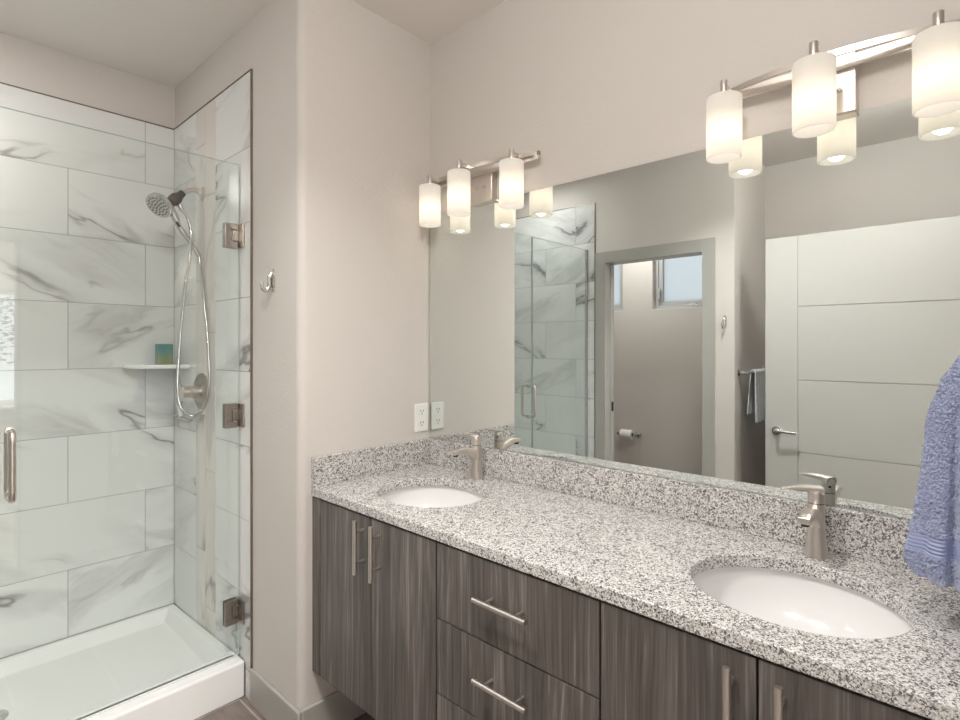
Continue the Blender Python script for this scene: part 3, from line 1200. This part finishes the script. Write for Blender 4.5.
# ---- robe hooks
def robe_hook(label, loc, nx, group='chrome robe hooks'):
    h = thing('robe_hook', label, 'hook', loc, group)
    mb = MB()
    mb.lathe([(0.0, 0.008), (0.010, 0.008), (0.0145, 0.005), (0.016, 0.0)], 32, Matrix(((0, 0, nx, 0), (1, 0, 0, 0), (0, 1, 0, 0), (0, 0, 0, 1))), cap=False, sx=0.85, sy=2.7)
    mb.build('base_plate', M['chrome'], h)
    mb = MB()
    mb.tube([(nx * 0.006, 0, 0.026), (nx * 0.016, 0, 0.006), (nx * 0.017, 0, -0.022), (nx * 0.027, 0, -0.040), (nx * 0.041, 0, -0.034), (nx * 0.045, 0, -0.010)],
            [0.0085] * 6 + [0.0075] * 12 + [0.0065] * 20, 14, smooth=6)
    mb.build('prong', M['chrome'], h)
    return h


robe_hook('chrome robe hook on the greige wall beside the shower glass', (XS, 1.912, 1.632), -1)
robe_hook('chrome robe hook right of the toilet room doorway, seen in the mirror', (XL, 1.185, 1.545), 1)

# ================================================================== SHOWER
# ---- pan with front curb
m = MB()
px0, px1, py0, py1 = XL + 0.007, XS - 0.0075, 2.135, YB - 0.007
CZ = 0.142
bm = m.bm
# solid tray: outer box walls, rim, sloping basin floor
g0 = [(px0, py0), (px1, py0), (px1, py1), (px0, py1)]
ri = [(px0 + 0.03, py0 + 0.105), (px1 - 0.03, py0 + 0.105), (px1 - 0.03, py1 - 0.03), (px0 + 0.03, py1 - 0.03)]
fl = [(px0 + 0.07, py0 + 0.15), (px1 - 0.07, py0 + 0.15), (px1 - 0.07, py1 - 0.07), (px0 + 0.07, py1 - 0.07)]
zr = [CZ, CZ, 0.108, 0.108]
rings_ = [[(p[0], p[1], 0.0) for p in g0],
          [(p[0], p[1], z) for p, z in zip(g0, zr)],
          [(p[0], p[1], z) for p, z in zip(ri, (CZ, CZ, 0.104, 0.104))],
          [(p[0], p[1], 0.062) for p in fl]]
m.rings(rings_, 0, True)
pan = thing('shower_pan', 'white acrylic shower tray with a raised front curb', 'shower tray', (0, 0, 0))
m.build('tray', M['acrylic'], pan, 0.008, seg=4)
m = MB()
m.lathe([(0.0, 0.066), (0.05, 0.066), (0.055, 0.063), (0.055, 0.0615)], 36, Matrix.Translation((0.22, 2.58, 0)), cap=False)
m.build('drain_cover', M['chrome'], pan)


def glass_box(name, a, b, parent):
    mb = MB()
    mb.box(a, b)
    for f in mb.bm.faces:
        f.normal_update()
        f.material_index = 0 if abs(f.normal.y) > 0.9 else 1
    return mb.build(name, [M['glass'], M['glass_edge']], parent, smooth=False)


GB, GT, GH = CZ + 0.010, 2.12, 0.005
XJ = 0.196
sd = thing('shower_door', 'clear hinged glass shower door with a pull handle', 'shower door', (0, 0, 0))
gd = glass_box('glass_pane', (XJ + 0.002, YG - GH, GB), (XS - 0.009, YG + GH, GT), sd)
for hz in (1.830, 1.113, 0.330):
    mb = MB()
    hx = XS - 0.0075
    for s in (-1, 1):
        yy = YG + s * (GH + 0.0045)
        # square clamp plate with a notch for the knuckle
        mb.box((hx - 0.060, yy - 0.0042, hz - 0.049), (hx - 0.034, yy + 0.0042, hz + 0.049))
        mb.box((hx - 0.034, yy - 0.0042, hz + 0.024), (hx - 0.010, yy + 0.0042, hz + 0.049))
        mb.box((hx - 0.034, yy - 0.0042, hz - 0.049), (hx - 0.010, yy + 0.0042, hz - 0.024))
    hg = mb.build('hinge', M['nickel_dark'], sd, 0.0012, smooth=False)
    mb = MB()
    mb.box((hx - 0.030, YG - 0.0125, hz - 0.0215), (hx - 0.006, YG + 0.0125, hz + 0.0215))
    mb.build('knuckle', M['nickel_dark'], hg, 0.0015, smooth=False)
    mb = MB()
    mb.box((hx - 0.006, YG - 0.050, hz - 0.046), (hx + 0.0005, YG + 0.014, hz + 0.046))
    mb.build('wall_plate', M['nickel_dark'], hg, 0.0012, smooth=False)
hm = MB()
hx, hz0, hz1 = 0.236, 0.922, 1.128
for s in (-1, 1):
    y0_, y1_ = YG + s * GH, YG + s * 0.052
    hm.tube([(hx, y0_, hz0), (hx, YG + s * 0.034, hz0), (hx, YG + s * 0.046, hz0 + 0.004), (hx, y1_, hz0 + 0.018), (hx, y1_, hz0 + 0.06),
             (hx, y1_, hz1 - 0.06), (hx, y1_, hz1 - 0.018), (hx, YG + s * 0.046, hz1 - 0.004), (hx, YG + s * 0.034, hz1), (hx, y0_, hz1)],
            0.0095, 16, smooth=5)
    for zz in (hz0, hz1):
        hm.lathe([(0.0, 0.0), (0.013, 0.0), (0.013, 0.005), (0.0, 0.005)], 24, axis((hx, YG + s * GH, zz), (0, s, 0)), cap=False)
hm.build('pull_handle', M['nickel'], sd)
m = MB(); m.box((XJ + 0.004, YG - 0.004, CZ + 0.001), (XS - 0.03, YG + 0.004, GB))
m.build('bottom_sweep', M['vinyl_clear'], sd, smooth=False)

fp = thing('fixed_shower_glass', 'fixed clear glass panel left of the shower door, seen in the mirror', 'glass panel', (0, 0, 0))
glass_box('glass_pane', (XL + 0.012, YG - GH, CZ + 0.003), (XJ - 0.002, YG + GH, GT), fp)
m = MB()
m.box((XL + 0.0065, YG - 0.009, CZ + 0.001), (XL + 0.018, YG + 0.009, GT))
m.build('wall_channel', M['chrome_soft'], fp, smooth=False)

# ---- corner shelf and candle
m = MB()
sr = 0.222
cx, cy = XS - 0.0068, YB - 0.0068
poly = [(cx, cy)] + [(cx - sr * math.cos(a) ** 0.9 if k < 12 else cx, cy - sr * math.sin(a) ** 0.9 if k else cy) for k, a in enumerate([PI / 2 * k / 12 for k in range(13)])]
m.prism(poly, 1.285, 1.303)
tag(m.build('corner_shelf', M['acrylic'], None, 0.003), 'white quarter round corner shelf in the shower', 'shelf')
cn = thing('candle_jar', 'teal and green glass candle jar on the shower corner shelf', 'candle', (0.868, 2.862, 1.3034))
mb = MB()
pr = rrect(0.066, 0.066, 0.014, 6)
inn = rrect(0.058, 0.058, 0.011, 6)
mb.rings([[(p[0], p[1], 0.0) for p in pr], [(p[0], p[1], 0.096) for p in pr], [(p[0], p[1], 0.096) for p in inn], [(p[0], p[1], 0.006) for p in inn]])
mb.build('jar', M['candle'], cn, 0.0012)
mb = MB(); mb.prism([(p[0] * 0.985, p[1] * 0.985) for p in inn], 0.0065, 0.066)
mb.build('wax', M['wax'], cn)
mb = MB(); mb.tube([(0, 0, 0.066), (0.001, 0, 0.076)], 0.0012, 8)
mb.build('wick', M['slot'], cn)

# ---- shower arm with swivel bracket
sa = thing('shower_head_mount', 'nickel shower arm with a dark swivel bracket high on the accent tile', 'shower arm', (0, 0, 0))
xt = XS - 0.0065
m = MB(); m.lathe([(0.031, 0.0), (0.031, 0.003), (0.026, 0.009), (0.012, 0.012), (0.0105, 0.016)], 36, axis((xt, 2.575, 2.078), (-1, 0, 0)))
m.build('flange', M['nickel'], sa)
m = MB(); m.tube([(xt, 2.575, 2.078), (0.91, 2.575, 2.086), (0.885, 2.575, 2.083), (0.862, 2.575, 2.067), (0.85, 2.575, 2.055)], 0.0105, 16, smooth=8)
m.build('arm', M['nickel'], sa)
m = MB()
m.lathe([(0.0, -0.004), (0.015, -0.004), (0.0165, 0.006), (0.0165, 0.018), (0.021, 0.022), (0.0255, 0.034), (0.0255, 0.056), (0.021, 0.066), (0.0, 0.067)], 32,
        axis((0.853, 2.575, 2.062), (-0.66, -0.05, -0.72)), cap=False)
m.build('swivel_bracket', M['bronze'], sa)
m = MB()
m.tube([(0.838, 2.575, 2.02), (0.842, 2.572, 2.005), (0.853, 2.57, 1.985)], 0.010, 14, smooth=4)
m.build('hose_outlet', M['chrome'], sa)

# ---- hand shower, its hose
hs = thing('hand_shower', 'chrome hand shower with round spray head and looping metal hose', 'hand shower', (0, 0, 0))
hc = Vector((0.762, 2.565, 1.992))
nrm = Vector((-0.66, -0.36, -0.66)).normalized()
Mx = axis(hc, nrm)
m = MB()
m.lathe([(0.0, -0.030), (0.022, -0.029), (0.042, -0.020), (0.0545, -0.006), (0.057, 0.004), (0.0555, 0.011), (0.051, 0.0135), (0.049, 0.012), (0.0, 0.0125)], 48, Mx, cap=False)
head = m.build('spray_head', M['chrome'], hs)
m = MB()
m.lathe([(0.0, 0.0135), (0.047, 0.0132), (0.049, 0.0115)], 40, Mx, cap=False)
face = m.build('spray_face', M['chrome_soft'], head)
m = MB()
for cnt, rad in ((1, 0.0), (6, 0.013), (11, 0.026), (16, 0.039)):
    for k in range(cnt):
        a = 2 * PI * k / cnt + rad * 40
        loc = Mx @ Vector((rad * math.cos(a), rad * math.sin(a), 0.0133))
        m.lathe([(0.0034, 0.0), (0.0028, 0.003), (0.0, 0.0032)], 8, axis(loc, nrm), cap=False)
m.build('nozzles', M['nozzle'], face)
hend = Vector((0.925, 2.578, 1.794))
m = MB()
st_ = hc - nrm * 0.018
m.tube([st_, st_ + Vector((0.035, 0.006, -0.022)), Vector((0.845, 2.575, 1.905)), Vector((0.885, 2.577, 1.85)), hend],
       [0.020] * 4 + [0.0165] * 6 + [0.0125] * 8 + [0.0120] * 4 + [0.0115] * 10, 18, smooth=6)
hn = m.build('handle', M['chrome'], hs)
m = MB(); m.tube([(0.824, 2.556, 1.928), (0.837, 2.556, 1.91)], 0.0048, 10); m.build('spray_button', M['slot'], hn)
m = MB()
hp = [(0.853, 2.57, 1.985), (0.872, 2.567, 1.955), (0.885, 2.563, 1.882), (0.875, 2.552, 1.769), (0.865, 2.565, 1.681), (0.853, 2.568, 1.549), (0.837, 2.555, 1.417), (0.818, 2.527, 1.2225),
      (0.82, 2.503, 1.138), (0.84, 2.475, 1.1), (0.862, 2.463, 1.091), (0.905, 2.492, 1.106), (0.917, 2.465, 1.159), (0.921, 2.452, 1.221),
      (0.924, 2.475, 1.394), (0.926, 2.526, 1.595), (0.927, 2.57, 1.74), hend]
m.tube(hp, 0.0066, 12, smooth=10)
m.build('hose', M['chrome_soft'], hs)

# ---- valve
vv = thing('shower_valve', 'round nickel shower valve with a lever handle on the accent tile', 'shower valve', (0, 0, 0))
vy, vz = 2.583, 1.184
m = MB(); m.lathe([(0.0, 0.012), (0.05, 0.012), (0.076, 0.009), (0.083, 0.004), (0.084, 0.0)], 48, axis((xt, vy, vz), (-1, 0, 0)), cap=False)
m.build('trim_plate', M['nickel_dark'], vv)
m = MB(); m.lathe([(0.030, 0.010), (0.029, 0.05), (0.027, 0.052), (0.027, 0.082), (0.024, 0.086), (0.0, 0.087)], 36, axis((xt, vy, vz), (-1, 0, 0)), cap=False)
m.build('valve_body', M['nickel'], vv)
m = MB()
lx = xt - 0.078
m.tube([(lx, vy, vz + 0.01), (lx - 0.008, vy + 0.02, vz + 0.045), (lx - 0.006, vy + 0.035, vz + 0.075)], [0.010, 0.008, 0.007], 14, smooth=5, flat=(0.7, 1.1))
m.tube([(lx, vy, vz - 0.01), (lx - 0.012, vy + 0.02, vz - 0.03), (lx - 0.010, vy + 0.03, vz - 0.055)], [0.010, 0.008, 0.006], 14, smooth=5, flat=(0.7, 1.1))
m.build('lever', M['chrome'], vv)

# ---- squeegee hanging low in the corner
sq = thing('squeegee', 'small T-shaped metal squeegee low on the shower wall below the corner shelf', 'squeegee', (0, 0, 0))
m = MB()
m.tube([(0.914, 2.655, 1.047), (0.914, 2.86, 1.052)], 0.0085, 14, flat=(0.75, 1.2))
m.build('blade_holder', M['chrome_soft'], sq)
m = MB(); m.box((0.911, 2.655, 1.032), (0.914, 2.86, 1.045)); m.build('rubber_blade', M['vinyl'], sq, smooth=False)
m = MB(); m.tube([(0.914, 2.77, 1.052), (0.916, 2.79, 1.075), (0.918, 2.828, 1.113)], [0.011, 0.010, 0.009], 14, smooth=5)
hk = m.build('handle', M['plastic'], sq)
m = MB(); m.lathe([(0.0, 0.017), (0.006, 0.017), (0.007, 0.0), (0.0, 0.0)], 14, axis((xt, 2.83, 1.116), (-1, 0, 0)), cap=False)
m.build('hanger', M['chrome_soft'], sq)

# ================================================================== TOWELS, PAPER
# ---- blue hand towel on its ring (ring fixed to the rear wall above the worktop)
TX, TY = 1.278, 0.022
tr = thing('towel_ring', 'brushed nickel towel ring holding the blue hand towel', 'towel ring', (TX, YR, 1.47))
m = MB(); m.lathe([(0.0, 0.0), (0.026, 0.0), (0.026, 0.006), (0.012, 0.012), (0.010, 0.026), (0.012, 0.033), (0.0, 0.035)], 28, axis((0, 0, 0), (0, 1, 0)), cap=False)
m.build('post', M['nickel'], tr)
m = MB()
m.tube([(0.085 * math.sin(2 * PI * k / 32), 0.030, -0.082 + 0.085 * math.cos(2 * PI * k / 32)) for k in range(32)], 0.0045, 12, closed=True)
m.build('ring', M['nickel'], tr)

NS, NZ = 420, 300
zt, zb_ = 1.408, 0.99
bx = [(1.408, 0.030), (1.39, 0.048), (1.36, 0.058), (1.30, 0.066), (1.2, 0.080), (1.1, 0.104), (1.05, 0.122), (0.978, 0.130)]
by = [(1.408, 0.012), (1.39, 0.018), (1.365, 0.027), (1.33, 0.038), (1.25, 0.044), (1.18, 0.049), (1.10, 0.058), (1.036, 0.072), (1.015, 0.072), (0.99, 0.062)]


def lerp_tab(tab, z):
    for (za_, a), (zb2, b) in zip(tab[:-1], tab[1:]):
        if za_ >= z >= zb2:
            t = (za_ - z) / (za_ - zb2)
            t = t * t * (3 - 2 * t) * 0.5 + t * 0.5
            return a + (b - a) * t
    return tab[-1][1] if z < tab[-1][0] else tab[0][1]


def make_terry(name, mats):
    bm_ = bmesh.new()
    rows = []
    for i in range(NZ + 1):
        z = zt + (zb_ - zt) * i / NZ
        a, b = lerp_tab(bx, z), lerp_tab(by, z)
        low = min(1.0, max(0.0, (1.41 - z) / 0.30))
        band = 1.033 < z < 1.066
        row = []
        for k in range(NS):
            t = 2 * PI * k / NS
            c, s = math.cos(t), math.sin(t)
            fold = 1 + low * (0.17 * math.cos(5 * t + 1.9 + 0.8 * (z - 1.2)) + 0.06 * math.cos(9 * t + 0.4))
            fold -= low * (0.20 * math.exp(-((t - 2.25) / 0.15) ** 2) + 0.16 * math.exp(-((t - 2.95) / 0.13) ** 2))
            if low < 0.99:
                fold *= 1 + 0.10 * (1 - low) * math.cos(3 * t + 0.7)
            r_ = fold
            x = TX + a * c * r_ + 0.004 * math.sin(z * 20)
            y = TY - 0.029 * max(0.0, min(1.0, (z - 1.27) / 0.12)) + b * s * r_
            p = Vector((x, y, z + 0.012 * math.sin(2 * t + 0.6) * low * (0.5 if i > NZ * 0.5 else 0.1) + 0.010 * max(0.0, s) ** 2 * max(0.0, min(1.0, (1.16 - z) / 0.16))))
            n_ = Vector((c / max(a, 1e-3), s / max(b, 1e-3), 0)).normalized()
            if band:
                p += n_ * (-0.003 + 0.0013 * math.sin((z - 1.033) / 0.033 * 2 * PI * 5))
            elif z < 1.0:
                p += n_ * (-0.001)
            else:
                q = p * 270
                p += n_ * (0.0044 * noise.noise(q) + 0.003 * noise.noise(q * 2.1))
                p.z += 0.002 * noise.noise(q + Vector((9, 9, 9)))
            row.append(bm_.verts.new(p))
        rows.append((row, band))
    for i in range(NZ):
        a, b = rows[i][0], rows[i + 1][0]
        bd = rows[i][1] and rows[i + 1][1]
        for k in range(NS):
            f = bm_.faces.new((a[k], a[(k + 1) % NS], b[(k + 1) % NS], b[k]))
            f.material_index = 1 if bd else 0
            f.smooth = True
    bm_.faces.new(rows[0][0]); bm_.faces.new(rows[-1][0])
    bmesh.ops.recalc_face_normals(bm_, faces=bm_.faces[:])
    me = bpy.data.meshes.new(name)
    bm_.to_mesh(me); bm_.free()
    for q in mats:
        me.materials.append(q)
    ob = bpy.data.objects.new(name, me)
    COL.objects.link(ob)
    return ob


tag(make_terry('hand_towel', [M['towel'], M['towel_band']]), 'periwinkle blue terry hand towel with a woven band, hanging over the worktop', 'towel')

# ---- towel bar and white towel in the recess
tb = thing('towel_bar', 'chrome towel bar on the shaded wall beside the open door', 'towel bar', (0, 0, 0))
ty = YA - 0.062
for x in (-0.575, -1.08):
    m = MB()
    m.lathe([(0.0, 0.0), (0.026, 0.0), (0.026, 0.006), (0.013, 0.016), (0.0105, 0.05), (0.0125, 0.056), (0.0125, 0.070), (0.0, 0.072)], 28,
            axis((x, YA, 1.222), (0, -1, 0)), cap=False)
    m.build('post', M['chrome'], tb)
m = MB(); m.tube([(-0.575, ty, 1.222), (-1.08, ty, 1.222)], 0.008, 14)
m.build('bar', M['chrome'], tb)
bm_ = bmesh.new()
rows = []
n1 = 90
prof_ = []
for k in range(n1 + 1):
    t = k / n1
    if t < 0.44:
        z = 0.905 + (1.222 - 0.905) * t / 0.44; y = ty - 0.0135 - 0.016 * (1 - t / 0.44)
    elif t < 0.56:
        a = PI * (t - 0.44) / 0.12; z = 1.222 + 0.0135 * math.sin(a); y = ty - 0.0135 * math.cos(a)
    else:
        z = 1.222 - 0.27 * (t - 0.56) / 0.44; y = ty + 0.0135 + 0.007 * (t - 0.56)
    prof_.append((y, z, t))
for k in range(61):
    x = -0.662 - 0.27 * k / 60
    row = []
    for y, z, t in prof_:
        dr_ = min(1.0, max(0.0, (1.222 - z) / 0.25))
        wv_ = 0.011 * math.sin(k / 60 * 2 * PI * 3.2 + (0.6 if t > 0.5 else 0)) * dr_
        rib = 0.0018 * math.sin(z * 2 * PI / 0.014)
        row.append(bm_.verts.new((x + 0.045 * dr_ * math.cos(k / 60 * PI), y - (abs(wv_) + rib if t < 0.5 else -0.3 * wv_), z)))
    rows.append(row)
for a, b in zip(rows[:-1], rows[1:]):
    for k in range(n1):
        bm_.faces.new((a[k], a[k + 1], b[k + 1], b[k])).smooth = True
me = bpy.data.meshes.new('hand_towel_white')
bm_.to_mesh(me); bm_.free()
me.materials.append(M['towel_white'])
wt = bpy.data.objects.new('ribbed_towel', me)
COL.objects.link(wt)
sm = wt.modifiers.new('thickness', 'SOLIDIFY'); sm.thickness = 0.006; sm.offset = 0
tag(wt, 'white ribbed towel hanging on the chrome bar beside the open door', 'towel')

# ---- toilet paper holder and roll
th = thing('paper_holder', 'chrome toilet paper holder on the toilet room wall', 'paper holder', (XT, 2.345, 0.588))
for yy in (-0.085, 0.085):
    m = MB()
    m.lathe([(0.0, 0.0), (0.024, 0.0), (0.024, 0.006), (0.011, 0.014), (0.010, 0.06), (0.013, 0.066), (0.013, 0.082), (0.0, 0.084)], 24, axis((0, yy, 0), (1, 0, 0)), cap=False)
    m.build('post', M['chrome'], th)
m = MB(); m.tube([(0.074, -0.085, 0), (0.074, 0.085, 0)], 0.007, 12); m.build('spindle', M['chrome'], th)
tp = thing('toilet_paper_roll', 'white toilet paper roll on the chrome holder', 'toilet paper', (XT + 0.074, 2.345, 0.588))
m = MB()
Y_ = Matrix.Rotation(PI / 2, 4, 'X')
m.lathe([(0.019, -0.055), (0.041, -0.055), (0.043, -0.052), (0.043, 0.052), (0.041, 0.055), (0.019, 0.055)], 40, Y_ @ Matrix.Identity(4), cap=False)
m.build('paper', M['paper'], tp)
m = MB(); m.lathe([(0.0185, -0.055), (0.0185, 0.055), (0.0170, 0.055), (0.0170, -0.055), (0.0185, -0.055)], 30, Y_, cap=False)
m.build('core', M['card'], tp)


# ================================================================== ADDED FILL LIGHTS AND OUTDOORS
def ceiling_fill_light(label, x, y, r, watts, spread=PI):  # out-of-view fixture added to carry a fill lamp
    c = thing('ceiling_fill_light', label, 'ceiling light', (x, y, CEIL), 'added ceiling fill lights')
    mb = MB()
    mb.lathe([(r + 0.018, -0.0004), (r + 0.018, -0.010), (r + 0.004, -0.014), (r, -0.010), (r, -0.0004)], 40, cap=False)
    mb.build('trim_ring', M['white'], c)
    mb = MB(); mb.lathe([(0.0, -0.009), (r, -0.009)], 40, cap=False)
    mb.build('lens', M['lens'], c)
    area_light('ceiling_fill_lamp', (0, 0, -0.016), 2 * r, watts, (1.0, 0.985, 0.965), c, spread)
    return c


gl_ = thing('globe_fill_light', 'added unseen globe fill light over the bathroom near the entrance', 'ceiling light', (0.10, 0.22, CEIL))  # unseen globe, added as the main fill for walls and ceiling
m = MB(); m.lathe([(0.0, -0.0004), (0.07, -0.0004), (0.07, -0.012), (0.04, -0.02), (0.04, -0.034), (0.0, -0.034)], 36, cap=False)
m.build('canopy', M['nickel'], gl_)
m = MB(); m.lathe([(0.085 * math.sin(PI * k / 16), -0.112 + 0.085 * math.cos(PI * k / 16)) for k in range(17)], 36, cap=False)
m.build('globe', M['globe'], gl_)
ceiling_fill_light('added unseen ceiling fill light over the bathroom floor before the vanity', 0.25, 0.95, 0.09, DOWNLIGHT_FILL_W, 2.1)  # added to lift the lower walls and cabinet fronts
ceiling_fill_light('added unseen ceiling fill light over the shower tray', -0.1, 2.5, 0.09, SHOWER_FILL_W)  # added to brighten the shower tiles from out of view
ceiling_fill_light('added unseen ceiling fill light in the toilet room', -1.05, 2.2, 0.09, TOILET_FILL_W)  # added so the toilet room is brighter in the mirror
ceiling_fill_light('added unseen ceiling fill light in the room behind the entrance', 0.0, -2.7, 0.3, BEDROOM_FILL_W)  # added to push fill light through the doorway, low into the bathroom

tree = thing('tree', 'pale leafy tree outside the bedroom window', 'tree', (1.6, -9.5, -0.2))
m = MB(); m.tube([(0, 0, 0), (0.1, 0, 0.9), (0.05, 0.1, 1.8), (0.2, 0, 2.6)], [0.16, 0.14, 0.1, 0.06], 12, smooth=3)
m.build('trunk', M['bark'], tree)
m = MB()
rt = random.Random(3)
for k in range(1500):
    while True:
        v = Vector((rt.uniform(-1, 1), rt.uniform(-1, 1), rt.uniform(-1, 1)))
        if v.length < 1:
            break
    c = Vector((v.x * 1.7, v.y * 1.4, 2.4 + v.z * 1.3))
    R_ = Matrix.Rotation(rt.uniform(0, 6.3), 3, 'Z') @ Matrix.Rotation(rt.uniform(-1, 1), 3, 'X')
    m.quad([c + R_ @ Vector(q) for q in ((-0.05, 0, 0), (0, -0.03, 0.01), (0.07, 0, 0), (0, 0.03, 0.01))])
m.build('leaves', M['leaf'], tree, smooth=False)
